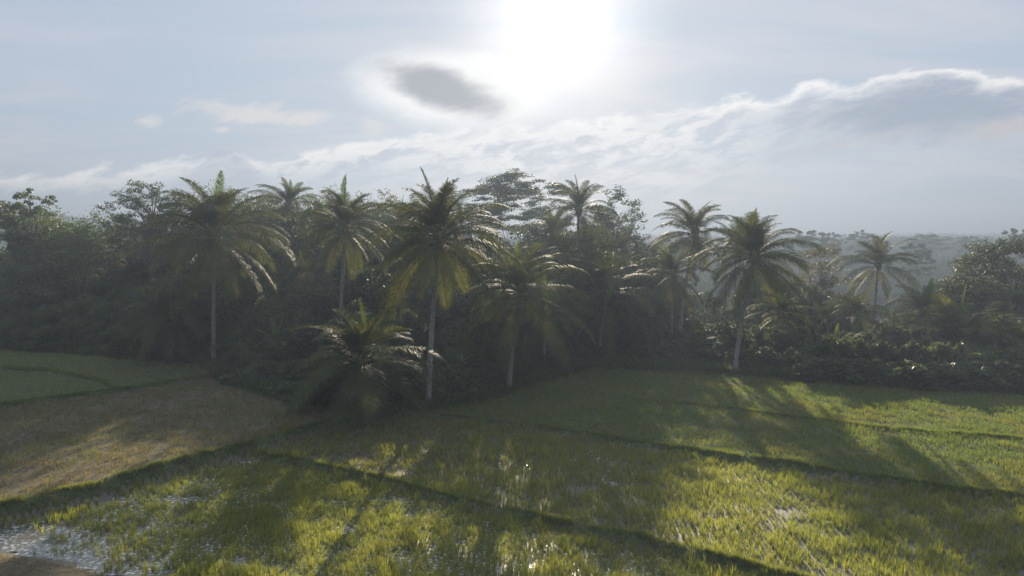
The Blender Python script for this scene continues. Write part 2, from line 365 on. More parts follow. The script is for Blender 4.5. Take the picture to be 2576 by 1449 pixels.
def hz(x, y):
    x = np.atleast_1d(np.asarray(x, float)); y = np.atleast_1d(np.asarray(y, float))
    i = np.clip(np.searchsorted(gx, x) - 1, 0, len(gx) - 2); j = np.clip(np.searchsorted(gy, y) - 1, 0, len(gy) - 2)
    u = np.clip((x - gx[i]) / (gx[i + 1] - gx[i]), 0, 1); v = np.clip((y - gy[j]) / (gy[j + 1] - gy[j]), 0, 1)
    return (GZ[j, i] * (1 - u) + GZ[j, i + 1] * u) * (1 - v) + (GZ[j + 1, i] * (1 - u) + GZ[j + 1, i + 1] * u) * v
def region(x, y):
    """0 forest/far 1 A 2 B 3 C 4 D 5 E 6 bunds 7 near corner"""
    b = x / np.maximum(y, 1)
    r = np.where(y < 0, 0, 1)
    r = np.where((b > b650) & (y > bund2(b)), 2, r)
    r = np.where((b > b930) & (y > bund3(b)), 3, r)
    r = np.where((b < b930) & (y > bank(b)), 4, r)
    r = np.where((b < bB(545, 945, 1.2)) & (y > eline(b)), 5, r)
    for f, b0, b1, h, wd, off in LINES[:-1]:
        d = dline(f, x, y, b0, b1) - off
        lo = .34 if f is bank else .28
        r = np.where((d > -lo) & (d < .24), 6, r)
    dc = dline(corner, x, y); r = np.where(dc < .6, 7, r)
    r = np.where((y > tree_l(b)) & (r != 0), 0, r)
    return np.where(y < 14, 0, r)
FC = lambda a: (a[:-1, :-1] + a[1:, 1:]) / 2
rg_ = region(FC(GX), FC(GY)); rg_[FC(GY) > 120] = 8
nx = len(gx); I, J = np.meshgrid(np.arange(nx - 1), np.arange(len(gy) - 1)); q0 = J * nx + I
quads = np.stack([q0, q0 + 1, q0 + nx + 1, q0 + nx], -1)
allV = np.stack([GX, GY, GZ], -1).reshape(-1, 3)
def ground_piece(name, codes, m, label):
    f = quads[np.isin(rg_, codes)]
    u, inv = np.unique(f, return_inverse=True)
    obj(name, mesh(name, allV[u], [inv.reshape(-1, 4)], m, True), kind='structure', label=label)
ground_piece('forest_ground', [0], M['floor'], 'dark soil under the palms and trees beyond the fields')
ground_piece('paddy_field', [1], M['mud'], 'wet mud of the nearest flooded rice paddy')
ground_piece('paddy_field', [2], M['mud'], 'mud of the middle rice paddy between the two grassy bunds')
ground_piece('paddy_field', [3], M['turf'], 'ground of the far green paddy reaching the tree line')
ground_piece('stubble_field', [4], M['soil'], 'brown harvested field above the dark bank')
ground_piece('meadow', [5], M['turf'], 'dark green upper field at the left edge of the forest')
ground_piece('field_bund', [6], M['turf'], 'narrow grassy earth bunds dividing the rice paddies')
ground_piece('dirt_path', [7], M['soil'], 'brown earth bund in the bottom left corner')
ground_piece('far_land', [8], M['hill'], 'wooded land falling to a valley and rising to the horizon')
# water sheets just at the level of the mud
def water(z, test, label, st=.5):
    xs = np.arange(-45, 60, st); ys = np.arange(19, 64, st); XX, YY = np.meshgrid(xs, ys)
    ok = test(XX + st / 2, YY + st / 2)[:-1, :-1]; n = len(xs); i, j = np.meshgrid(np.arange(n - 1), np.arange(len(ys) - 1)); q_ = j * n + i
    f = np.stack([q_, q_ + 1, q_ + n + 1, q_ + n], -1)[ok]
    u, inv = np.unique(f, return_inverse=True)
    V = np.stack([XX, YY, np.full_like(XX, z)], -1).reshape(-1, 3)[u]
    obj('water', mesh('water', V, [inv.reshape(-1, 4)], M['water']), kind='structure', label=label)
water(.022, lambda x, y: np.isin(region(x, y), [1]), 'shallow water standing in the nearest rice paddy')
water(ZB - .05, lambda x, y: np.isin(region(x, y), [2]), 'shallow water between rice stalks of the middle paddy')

# ------------------------------------------------------------------ rice and grass (stuff)
def blades(name, m, pts, n, h, spread, lean, wid, seed, label, cat):
    rng = np.random.RandomState(seed); N = len(pts)
    P = np.repeat(pts, n, 0); hh = np.repeat(h, n) * rng.uniform(.55, 1.1, N * n)
    a = rng.uniform(0, 2 * np.pi, N * n); r = spread * np.sqrt(rng.uniform(0, 1, N * n))
    base = P + np.stack([r * np.cos(a), r * np.sin(a), -np.full(N * n, .03)], -1)
    la = a + rng.normal(0, .7, N * n); ln = lean * rng.uniform(.1, 1, N * n) * hh
    o_ = np.stack([ln * np.cos(la), ln * np.sin(la), hh], -1)
    wa = rng.uniform(0, np.pi, N * n); wv = np.stack([np.cos(wa), np.sin(wa), 0 * wa], -1) * (wid * rng.uniform(.7, 1.3, N * n))[:, None] * .5
    mid = base + o_ * np.array([.32, .32, .58])
    V = np.stack([base - wv, base + wv, mid + wv * .85, mid - wv * .85, base + o_], 1).reshape(-1, 3)
    k = np.arange(N * n)[:, None] * 5
    me = mesh(name, V, [k + np.array([[0, 1, 2, 3]]), k + np.array([[3, 2, 4]])], m)
    return obj(name, me, kind='stuff', label=label, category=cat)
def scatter(seed, step, codes, box, dens=None, rowy=0):
    rng = np.random.RandomState(seed); x0, x1, y0, y1 = box
    xs, ys = np.meshgrid(np.arange(x0, x1, step), np.arange(y0, y1, step))
    x = (xs + rng.uniform(-.45, .45, xs.shape) * step).ravel(); y = (ys + rng.uniform(-.45, .45, xs.shape) * step).ravel()
    k = np.abs(x / y) < .80; x, y = x[k], y[k]
    k = np.isin(region(x, y), codes); x, y = x[k], y[k]
    if dens is not None: k = rng.uniform(0, 1, len(x)) < dens(x, y); x, y = x[k], y[k]
    return np.stack([x, y, hz(x, y)], -1)
def blobs(x, y, L):                               # open water patches given in photo points
    d = np.ones_like(x)
    for px, py, rx, ry, z in L:
        cx, cy = g2w(px, py, z); r = np.hypot((x - cx) / rx, (y - cy) / ry); d = d * sstep(.6, 1.25, r + .28 * vn(x, y, 1.8))
    return d
OPEN_A = [(20, 1370, 4.2, 1.6, 0), (60, 1440, 4.5, 1.6, 0), (250, 1262, 2.4, .5, 0), (440, 1262, 1.3, .6, 0), (620, 1162, 1., .4, 0), (390, 1330, .8, .5, 0), (1110, 1305, 1.2, .12, 0), (1350, 1352, 1.2, .1, 0),
          (885, 1338, .5, .35, 0), (590, 1420, .7, .4, 0), (1600, 1412, 1.4, .12, 0), (300, 1450, 2., .4, 0), (1000, 1262, 1.5, .25, 0)]
OPEN_B = [(1440, 1322, 1.0, .2, .22), (1520, 1345, 1.2, .15, .22), (1190, 1262, 1.4, .2, .22), (980, 1190, 1.5, .5, .22), (870, 1150, 2., .8, .22), (1450, 1232, 1., .5, .22), (2500, 1390, .6, .3, .22), (2080, 1200, 1.6, .35, .22), (1990, 1290, .6, .5, .22)]
def dA(x, y): return blobs(x, y, OPEN_A) * np.clip(1.1 + .3 * vn(x, y, 3.), .6, 1) * np.clip(1.35 - .08 * np.maximum(0, -x - 7), .6, 1)
def dB(x, y): return blobs(x, y, OPEN_B) * np.clip(.95 + .3 * vn(x, y, 3.4), .6, 1)
pA = scatter(1, .15, [1], (-30, 26, 19, 46), dA)
def RV(p_, k): return np.random.RandomState(k).uniform(.55, 1.35, len(p_))
hA = .38 * np.clip(1 + .25 * vn(pA[:, 0], pA[:, 1], 2.5), .6, 1.5)
blades('rice_stalks', M['rice'], pA, 16, hA * RV(pA, 1), .045, .34, .012, 2, 'yellow green rice stalks standing in the nearest flooded paddy', 'rice')
pB = scatter(3, .18, [2], (-16, 48, 22, 62), lambda x, y: dB(x, y) * (.45 + .55 * blobs(x, y, [(880, 1110, 5.5, 4.5, .2), (1080, 1160, 4., 2.5, .2), (1000, 1085, 5, 3, .2)])))
hB = .38 * np.clip(1 + .28 * vn(pB[:, 0] + 5, pB[:, 1], 2.8), .55, 1.5)
blades('rice_stalks', M['rice'], pB, 14, hB * RV(pB, 2), .05, .36, .014, 4, 'yellow green rice stalks filling the middle paddy', 'rice')
pC = scatter(5, .24, [3], (-16, 66, 30, 82), lambda x, y: np.clip(.95 + .2 * vn(x, y, 4), .4, 1))
blades('grass', M['short_grass'], pC, 9, .30 * np.clip(1 + .3 * vn(pC[:, 0], pC[:, 1], 3), .5, 1.5), .13, .55, .024, 6, 'green grassy rice regrowth in the far paddy by the trees', 'grass')
pD = scatter(7, .25, [4], (-62, -5, 22, 86), lambda x, y: np.clip(.9 + .25 * vn(x, y, 4), .4, 1))
blades('dry_stubble', M['stubble'], pD, 9, .27 * np.clip(1 + .35 * vn(pD[:, 0], pD[:, 1], 2.6), .4, 1.6), .12, .7, .02, 8, 'brown and orange dry stubble on the raised left field', 'grass')
pE = scatter(9, .32, [5], (-75, -18, 44, 90))
blades('grass', M['short_grass'], pE, 8, np.full(len(pE), .2), .16, .6, .03, 10, 'short dark green grass on the upper left field', 'grass')
pF = scatter(11, .15, [6], (-62, 66, 19, 86))
blades('bund_grass', M['bund_grass'], pF, 8, .13 * np.clip(1 + .3 * vn(pF[:, 0], pF[:, 1], 1.6), .5, 1.6), .09, .6, .018, 12, 'tufty green grass covering the bunds and the bank', 'grass')
BROWN = [(880, 1110, 5.5, 4.5, .2), (1080, 1160, 4., 2.5, .2), (1000, 1085, 5, 3, .2)]
pH = scatter(15, .22, [2], (-16, 12, 30, 56), lambda x, y: (1 - blobs(x, y, BROWN)) * .8)
blades('dry_stubble', M['stubble'], pH, 9, np.full(len(pH), .24), .12, .7, .018, 16, 'brownish stubble mixed into the left end of the middle paddy', 'grass')
pG = scatter(13, .14, [7], (-30, 20, 16, 27), lambda x, y: np.clip(.5 + .5 * vn(x, y, 1.5), 0, 1))
blades('dry_grass', M['stubble'], pG, 9, np.full(len(pG), .14), .09, .9, .014, 14, 'dry brown grass on the corner bund at bottom left', 'grass')
cr_ = []                                          # taller pale grass on the crests of the bunds
rng = np.random.RandomState(17)
for f, b0, b1, h, wd, off in LINES[:-1]:
    bb = rng.uniform(max(b0, -.8), min(b1, .8), 5200); yy = f(bb); yy = yy + off + rng.normal(.1, .13, len(bb)); xx = bb * yy
    k = rng.uniform(0, 1, len(bb)) < np.clip(.6 + .6 * vn(xx, yy, 2.2), .05, 1); k &= yy < tree_l(bb)
    cr_.append(np.stack([xx[k], yy[k], hz(xx[k], yy[k])], -1))
cr_ = np.concatenate(cr_)
blades('crest_grass', M['short_grass'], cr_, 9, rng.uniform(.12, .32, len(cr_)), .08, .6, .014, 18, 'paler taller grass along the crests of the bunds', 'grass')
# low weeds along the foot of the tree line
rng = np.random.RandomState(21)
b_ = rng.uniform(-.80, .82, 9000); y_ = tree_l(b_) + rng.exponential(2.2, 9000) - .6; x_ = b_ * y_
pW = np.stack([x_, y_, hz(x_, y_)], -1)
blades('undergrowth', M['weeds'], pW, 14, rng.uniform(.3, 1.1, 9000) * np.where(y_ < tree_l(b_), .4, 1), .4, .5, .06, 22, 'dark weeds along the foot of the tree line', 'undergrowth')

# ------------------------------------------------------------------ palms
MARKS = [(0, 'at the left edge of the picture'), (110, 'below the tiered tree at the left'), (230, 'right of the tiered tree at the left'), (350, 'below the tall airy tree'), (440, 'beside the young shaded palm'), (540, 'by the leftmost tall palm'), (640, 'right of the leftmost tall palm'),
         (740, 'between the two leftmost tall palms'), (850, 'by the second tall palm'), (910, 'by the bushy young palm'), (1000, 'left of the nearest tall palm'), (1080, 'by the nearest tall palm trunk'), (1180, 'right of the nearest tall palm'), (1280, 'by the curved foot palm'),
         (1367, 'by the thin pale trunk'), (1440, 'right of the thin pale trunk'), (1510, 'by the leaning dark palm'), (1600, 'right of the leaning dark palm'), (1700, 'below the free standing palm'), (1780, 'right of the free standing palm'), (1850, 'by the spear palm trunk'),
         (1940, 'right of the spear palm'), (2040, 'at the left end of the right hedge'), (2120, 'below the dark short palm'), (2200, 'below the slender solitary palm'), (2280, 'right of the slender solitary palm'), (2340, 'below the short yellow palm'), (2420, 'by the big young palm'), (2500, 'below the spreading tree'), (2575, 'at the right edge of the picture')]
def where(x, y):
    px = 1287.5 + x / y * F; return min(MARKS, key=lambda q_: abs(q_[0] - px))[1]
def frond_mesh(name, seed, L, el0, droop, hang, m, nl=64, lw=.06, ll=1.0, ragged=.05):
    """one frond rising from the origin towards +x; el0 start elevation (deg), droop total bend, hang = how far leaflets fall"""
    rng = np.random.RandomState(seed); n = 14
    s = np.linspace(0, 1, n); el = R(el0) - R(droop) * s ** 1.35
    dx = np.cos(el); dz = np.sin(el); P = np.zeros((n, 3)); P[1:, 0] = np.cumsum((dx[:-1] + dx[1:]) / 2) * L / (n - 1); P[1:, 2] = np.cumsum((dz[:-1] + dz[1:]) / 2) * L / (n - 1)
    P[:, 1] = rng.normal(0, .05) * s ** 2 * L
    a = Acc(); V, F_ = tube(P, np.linspace(.055, .008, n), 5); a.add(V, F_)
    u = np.repeat(np.linspace(.16, .995, nl), 2); side = np.tile([1., -1.], nl); N = len(u)
    keep = rng.uniform(0, 1, N) > ragged; u, side = u[keep], side[keep]; N = len(u)
    c0 = np.stack([np.interp(u, s, P[:, k]) for k in range(3)], -1); e = np.interp(u, s, el)
    T_ = np.stack([np.cos(e), 0 * e, np.sin(e)], -1); S = np.stack([0 * e, side, 0 * e], -1); U = np.cross(T_, np.array([0, 1., 0])) * -1
    U = np.stack([-np.sin(e), 0 * e, np.cos(e)], -1)
    len_ = ll * (.55 + .75 * np.sin(np.pi * np.clip(u * .95 + .05, 0, 1)) ** .7) * np.where(u > .85, 1 - (u - .85) * 3.2, 1) * rng.uniform(.8, 1.1, N)
    fw = .35 + .75 * u
    d0 = T_ * fw[:, None] * .8 + S * 1. + U * (.35 + rng.normal(0, .1, N))[:, None]; d0 /= np.linalg.norm(d0, axis=1)[:, None]
    d1 = d0 + np.array([0, 0, -1.]) * (hang * rng.uniform(.7, 1.3, N))[:, None]; d1 /= np.linalg.norm(d1, axis=1)[:, None]
    p1 = c0 + d0 * (len_ * .45)[:, None]; d1b = d0 * .35 + d1; d1b /= np.linalg.norm(d1b, axis=1)[:, None]
    p1 = c0 + (d0 * .6 + d1b * .4) * (len_ * .45)[:, None]; p2 = p1 + d1 * (len_ * .55)[:, None]
    wv = T_ * lw * .5
    Vl = np.stack([c0 - wv * .6, c0 + wv * .6, p1 + wv, p1 - wv, p2], 1).reshape(-1, 3); k = np.arange(N)[:, None] * 5
    a.add(Vl, [k + np.array([[0, 1, 2, 3]]), k + np.array([[3, 2, 4]])])
    return a.mesh(name, m)
FR = {}; LF = [.95, 1.0, 1.12, 1.28, 1.42, 1.45, 1.42, 1.28]
def fset(key, L, ll, hangk, nl, lw, old=True):
    cls = [(88, 14, .05, 'frond_young'), (80, 60, .3, 'frond'), (68, 70, .5, 'frond'), (50, 78, .8, 'frond'), (30, 78, 1.1, 'frond'), (8, 66, 1.4, 'frond'), (-22, 50, 1.7, 'frond_old' if old else 'frond'), (-45, 32, 1.8, 'frond_old' if old else 'frond')]
    FR[key] = [[frond_mesh('frond', i * 10 + v, L * LF[i] * (1 if v == 0 else .88), el + v * 5, dr * (1 + .12 * v), hg * hangk, M[mm], nl, lw, ll * (.45, .7, .85, .95, 1.1, 1.25, 1.3, 1.2)[i], .04 + .05 * v) for v in range(2)] for i, (el, dr, hg, mm) in enumerate(cls)]
fset('coco', 5.3, 1.12, .85, 88, .06)
fset('slim', 4.3, .95, .7, 64, .07)
fset('young', 5.0, 1.1, .5, 70, .07, False)
rp = random.Random(77)
def nut_mesh():
    a = Acc(); r = random.Random(3)
    for i in range(9):
        th = r.uniform(0, 6.28); rr = r.uniform(.18, .42); c = np.array((rr * math.cos(th), rr * math.sin(th), -r.uniform(.25, .75)))
        for k in range(5): pass
        ph = np.linspace(0, np.pi, 6); t_ = np.arange(8) * np.pi / 4
        V = np.stack([.13 * np.sin(ph)[:, None] * np.cos(t_)[None], .13 * np.sin(ph)[:, None] * np.sin(t_)[None], np.broadcast_to(.17 * np.cos(ph)[:, None], (6, 8))], -1).reshape(-1, 3) + c
        i_ = np.arange(5)[:, None] * 8; j_ = np.arange(8)[None]; a.add(V, np.stack([i_ + j_, i_ + (j_ + 1) % 8, i_ + 8 + (j_ + 1) % 8, i_ + 8 + j_], -1).reshape(-1, 4))
    return a.mesh('coconut_cluster', M['coconut'], True)
NUTS = nut_mesh()
def heart_mesh():
    a = Acc(); r = random.Random(9)
    V, F_ = tube([(0, 0, -.9), (0, 0, -.4), (0, 0, .1), (0, 0, .6), (0, 0, 1.1)], [.17, .3, .36, .2, .05], 10); a.add(V, F_)
    for i in range(14):
        th = i * 2.4; d = np.array((math.cos(th), math.sin(th), 0)); z = -.5 + .06 * i
        V, F_ = tube([d * .2 + [0, 0, z], d * .45 + [0, 0, z + .35], d * .6 + [0, 0, z + .9]], [.1, .07, .02], 5); a.add(V, F_)
    return a.mesh('crown', M['rachis'], True)
HEART = heart_mesh()
def palm(px_b, py_b, px_c, py_c, py_top, label, kind='coco', Yd=None, n=27, zb=None, r0=.215, nuts=True, group=None, seed=0, low=1., hk=1., name='coconut_palm'):
    """trunk foot and crown centre given as photo points; Yd distance (else the foot lies on the ground)"""
    r = random.Random(seed * 13 + int(px_c))
    if Yd is None:
        z = .6
        for _ in range(4): x, y = g2w(px_b, py_b, z); z = float(hz(x, y)[0])
    else:
        y = Yd; x = atY(px_b, 700, y)[0]; z = float(hz(x, y)[0])
    cx, cz = atY(px_c, py_c, y); tz = atY(px_c, py_top, y)[1]
    H = max(cz - z, .4); reach = (tz - cz)
    t_ = thing(name, label, 'palm tree', (x, y, z), 0, 1., group)
    s = np.linspace(0, 1, 16); dx = cx - x; by = r.uniform(-.5, .5)
    P = np.stack([dx * (s ** 1.5), by * np.sin(s * 2.6) * .6, H * s], -1)
    rad = r0 * (1 - .35 * s) + r0 * .7 * np.exp(-s * H / .45)
    a = Acc(); P[0, 2] = -.3; V, F_ = tube(P, rad, 10); a.add(V, F_)
    obj('trunk', a.mesh('trunk', M['palm_bark'], True), t_)
    cr = obj('crown', HEART, t_, (P[-1][0], P[-1][1], H))
    base = {'coco': 5.3, 'slim': 4.3, 'young': 5.0}[kind]; k = max(reach / base, .3) * hk * 1.05; cr.scale = (k, k, k)
    cr.rotation_euler = (r.uniform(-.14, .14), r.uniform(-.14, .14), 0); wind = r.uniform(.0, .25)
    cls = FR[kind]; tot = n * 1.7
    wts = [.03, .10, .15, .17, .17, .18 * low, .15 * low, .10 * low]; s_ = sum(wts)
    i = 0; az = r.uniform(0, 6.28)
    for c_, wt in enumerate(wts):
        for q_ in range(max(1 if c_ < 6 else 0, round(tot * wt / s_))):
            az += 2.39996 + r.uniform(-.45, .45)
            if r.random() < .1: continue
            f = obj('frond', cls[c_][r.randrange(2)], cr, (.12 * math.cos(az), .12 * math.sin(az), .35 - .1 * c_))
            f.rotation_euler = (r.uniform(-.25, .25), r.uniform(-.16, .16), az + wind * math.sin(az)); sc_ = r.uniform(.78, 1.1); f.scale = (sc_, sc_, sc_)
    if nuts and kind != 'young': obj('coconut_cluster', NUTS, cr, (0, 0, 0))
    return t_

palm(538, 920, 541, 590, 425, 'tall coconut palm with pale straight trunk at the left end of the palm row', n=30, seed=1)
palm(852, 955, 868, 572, 456, 'coconut palm leaning slightly right behind the bushy young palm', Yd=66, n=30, seed=2)
palm(1078, 1026, 1106, 598, 434, 'nearest tall coconut palm with long pale trunk and wide drooping crown', n=32, seed=3)
palm(700, 900, 726, 515, 441, 'smaller coconut palm top rising behind, between the two leftmost tall palms', Yd=92, n=22, seed=4)
palm(1280, 985, 1312, 735, 588, 'dark shaded coconut palm with a curved foot by the forest edge', n=26, seed=5)
palm(1367, 938, 1372, 790, 690, 'thin pale trunk palm with a small shaded crown', n=16, r0=.15, kind='slim', seed=6, nuts=False)
palm(1505, 905, 1528, 735, 605, 'dark palm with leaning trunk in front of the round leafy tree', n=26, seed=7)
palm(1450, 900, 1455, 530, 438, 'palm top with upright fronds rising between flat topped tree and leafy tree', Yd=88, n=20, seed=8)
palm(1712, 860, 1748, 588, 484, 'coconut palm standing free against the sky to the right of the leafy tree', Yd=82, n=26, seed=9, hk=.95)
palm(1848, 940, 1897, 645, 522, 'coconut palm with tall upright spear and leaning trunk in the right half', n=30, seed=10, hk=1.05)
palm(2200, 880, 2208, 668, 590, 'slender solitary coconut palm against the hazy blue forest', Yd=86, n=20, r0=.16, seed=11, low=.4, hk=1.1)
palm(2318, 900, 2328, 785, 706, 'short coconut palm with yellow lower fronds near the right edge', Yd=74, n=26, seed=12, hk=1.15)
palm(2402, 925, 2412, 880, 752, 'big bushy young palm beside the right hedge', Yd=68, n=34, kind='young', seed=13, low=.8, hk=1.15)
palm(905, 1025, 908, 908, 752, 'bushy young palm with fronds near the ground at the front of the palms', n=34, kind='young', seed=14, low=1.2)
palm(434, 908, 432, 790, 682, 'young shaded palm with short trunk left of the leftmost tall palm', n=24, seed=15, kind='slim', nuts=False)
palm(1690, 900, 1690, 690, 612, 'shaded palm below and left of the free standing palm', Yd=74, n=22, seed=16)
palm(2150, 905, 2156, 790, 722, 'dark short palm just left of the slender solitary palm', Yd=76, n=22, seed=17)
palm(1640, 900, 1640, 800, 742, 'low palm with pale arching fronds in the shade', Yd=72, n=20, kind='young', seed=18)
palm(1000, 900, 1010, 560, 495, 'palm crown half hidden left behind the nearest tall palm', Yd=96, n=20, seed=19)
palm(1232, 900, 1230, 640, 560, 'palm with arching fronds right behind the nearest tall palm', Yd=76, n=22, seed=20)
palm(1130, 900, 1845, 620, 545, 'palm crown behind and left of the palm with upright spear', Yd=95, n=16, seed=21) if False else None
palm(1850, 900, 1850, 625, 545, 'palm top peeking out left behind the spear palm', Yd=112, n=18, seed=21)
palm(1420, 900, 1425, 640, 585, 'slim palm among the dark middle trees', Yd=72, n=18, kind='slim', seed=22)
palm(1600, 880, 1605, 700, 630, 'shaded palm to the right of the leaning dark palm', Yd=88, n=20, seed=23)
palm(250, 860, 245, 640, 585, 'palm crown peeking over the left trees', Yd=100, n=18, seed=24)
palm(505, 860, 600, 560, 500, 'hazy palm tops behind the left tall palm', Yd=104, n=16, seed=25)
palm(770, 900, 760, 700, 630, 'dark palm in the gap between the left tall palms', Yd=78, n=22, seed=26)
palm(1960, 910, 1962, 790, 720, 'low shaded palm between the spear palm and the brownish tree', Yd=72, n=20, kind='slim', seed=27)

for i, (px, py, Y_, tp, lb) in enumerate([
    (590, 950, 66, 860, 'ragged low palm at the foot of the leftmost tall palm'), (655, 960, 62, 880, 'ragged low palm left in the dark clump'), (735, 985, 60, 890, 'low palm with spreading fronds left of the bushy young palm'),
    (820, 985, 57, 920, 'small palm just left of the bushy young palm stem'), (985, 1000, 55, 925, 'small palm right of the bushy young palm'), (1040, 985, 57, 880, 'ragged low palm left of the nearest palm trunk'),
    (1125, 985, 57, 900, 'ragged low palm right of the nearest palm trunk'), (1190, 970, 59, 880, 'ragged low palm at the forest corner'), (1240, 950, 63, 860, 'low palm left of the curved foot palm'),
    (1440, 915, 72, 830, 'low palm behind the thin pale trunk'), (1590, 905, 73, 820, 'low palm in shade right of the leaning dark palm'), (1735, 905, 71, 830, 'low palm below the free standing palm'),
    (340, 880, 80, 770, 'low palm in the shade at the left'), (500, 885, 76, 790, 'low palm behind the leftmost tall trunk'), (2105, 900, 69, 830, 'low palm behind the left end of the right hedge'), (2270, 905, 72, 800, 'low palm above the hedge left of the short yellow palm'), (2490, 900, 68, 790, 'leafy low palm before the spreading tree at the right edge'), (2560, 900, 66, 800, 'leafy low palm at the right margin')]):
    palm(px, py, px, py, tp, lb, Yd=Y_, n=15, kind='young', seed=60 + i, low=.5, r0=.12, hk=1.15, name='low_palm')

# ------------------------------------------------------------------ broadleaf trees
def crown_pts(rng, kind, H, Rr, cb, nc):
    zc, hz_ = H * (1 + cb) / 2, H * (1 - cb) / 2; out = []
    for i in range(nc):
        if kind in ('round', 'airy'):
            d = rng.normal(size=3); d /= np.linalg.norm(d); rr = rng.uniform(.35, .95)
            c = np.array([d[0] * Rr * rr, d[1] * Rr * rr, zc + d[2] * hz_ * rr * .9]); cr = Rr * (rng.uniform(.2, .34) if kind == 'round' else rng.uniform(.13, .25)); fl = .75
        elif kind == 'umbrella':
            th = rng.uniform(0, 6.28); r_ = math.sqrt(rng.uniform(0, 1)) * .95
            lay = rng.choice([0, 0, .07, .15, .2]); c = np.array([math.cos(th) * r_ * Rr, math.sin(th) * r_ * Rr, H * (.95 - .12 * r_ ** 2 - lay + rng.uniform(-.02, .02))]); cr = Rr * rng.uniform(.16, .28); fl = .28
        elif kind == 'layered':
            lv = (rng.randint(0, 7) + rng.uniform(-.3, .3)) / 6.; th = rng.uniform(0, 6.28); r_ = math.sqrt(rng.uniform(.0, 1)) * (1 - .5 * abs(lv) ** 1.5)
            c = np.array([math.cos(th) * r_ * Rr, math.sin(th) * r_ * Rr, H * (cb + (1 - cb) * (lv * .93) + rng.uniform(-.015, .02))]); cr = Rr * rng.uniform(.2, .36) * (1 - .3 * lv); fl = .62
        elif kind == 'cone':
            lv = rng.uniform(0, 1) ** 1.2; th = rng.uniform(0, 6.28); r_ = (1 - lv) * rng.uniform(.3, .9)
            c = np.array([math.cos(th) * r_ * Rr, math.sin(th) * r_ * Rr, H * (cb + (1 - cb) * lv * .95)]); cr = Rr * rng.uniform(.2, .35) * (1.05 - .7 * lv); fl = 1.1
        out.append((c, cr, fl))
    return out
def tree_meshes(seed, kind, H, Rr, cb, nc, nleaf, lsize, lm, bark='bark', r0=None):
    rng = np.random.RandomState(seed); r0 = r0 or H * .018
    cl = crown_pts(rng, kind, H, Rr, cb, nc)
    a = Acc(); fork = H * cb * (.75 if kind != 'umbrella' else .62)
    lean = rng.normal(0, .03 * H, 2); tp = np.array([lean[0], lean[1], fork]); P = [np.array([0, 0, -.3]), np.array([lean[0] * .2, lean[1] * .2, fork * .35]), tp * [1, 1, .75], tp]
    top = tp + np.array([lean[0] * .4, lean[1] * .4, (H * .88 - fork) if kind != 'umbrella' else H * .12])
    V, F_ = tube(P + [tp * .5 + top * .5, top], [r0 * 1.5, r0, r0 * .85, r0 * .75, r0 * .45, r0 * .12], 8); a.add(V, F_)
    for c, cr, fl in cl[::max(1, len(cl) // (11 if kind in ('umbrella', 'layered') else 26))]:
        f = rng.uniform(0, .75) if kind != 'umbrella' else rng.uniform(-.1, .2)
        st = tp + (top - tp) * np.clip(f, 0, 1); 
        if c[2] < st[2]: st = tp * np.array([1, 1, min(.95, max(.3, c[2] / fork - .1))]) if c[2] < fork else tp
        md = st * .5 + c * .5 + np.array([0, 0, -.06 * H if kind == 'umbrella' else .02 * H]) + rng.normal(0, .03 * Rr, 3)
        V, F_ = tube([st, st * .7 + md * .3, md, c * .7 + md * .3, c], np.array([.42, .34, .24, .16, .06]) * r0, 5); a.add(V, F_)
        for _ in range(2):
            e_ = c + rng.normal(0, cr * .6, 3) * [1, 1, fl]; V, F_ = tube([md, (md + e_) / 2 + [0, 0, .1], e_], np.array([.16, .1, .04]) * r0, 4); a.add(V, F_)
    tm = a.mesh('trunk', M[bark], True)
    wts = np.array([cr ** 2 for _, cr, _ in cl]); cnt = (nleaf * wts / wts.sum()).astype(int); PP = []
    for (c, cr, fl), n in zip(cl, cnt):
        d = rng.normal(size=(n, 3)); d /= np.linalg.norm(d, axis=1)[:, None]; d[:, 2] = np.where(d[:, 2] < -.2, d[:, 2] * .6, d[:, 2])
        rr = rng.uniform(.25, 1, n) ** .55 * rng.choice([1., 1., 1.12, 1.3], n)
        sub = c + rng.normal(0, cr * .42, (max(3, n // 45), 3)) * [1, 1, fl]
        q_ = sub[rng.randint(0, len(sub), n)] + d * rr[:, None] * cr * np.array([.55, .55, .55 * fl])
        PP.append(q_)
    PP = np.concatenate(PP)
    V, F_ = leaves(rng, PP, lsize, .5, .35 if kind in ('umbrella', 'layered') else .1)
    return tm, mesh('crown', V, [F_], M[lm])
def put_tree(meshes, name, label, cat, x, y, s=1., rz=0., group=None, z=None):
    z = float(hz(x, y)[0]) if z is None else z
    t_ = thing(name, label, cat, (x, y, z), rz, s, group); obj('trunk', meshes[0], t_); obj('crown', meshes[1], t_); return t_
def tree_at(px, py_top, Y, wpx, kind, label, seed, cb=.4, nc=60, nl=14000, ls=.3, lm='leaf_mid', bark='bark', name='broadleaf_tree', cat='tree', r0=None, group=None):
    x, zt = atY(px, py_top, Y); z = float(hz(x, Y)[0]); H = zt - z; Rr = wpx / 2 / F * Y
    return put_tree(tree_meshes(seed, kind, H, Rr, cb, nc, nl, ls, lm, bark, r0), name, label, cat, x, Y, 1., 0., group, z)
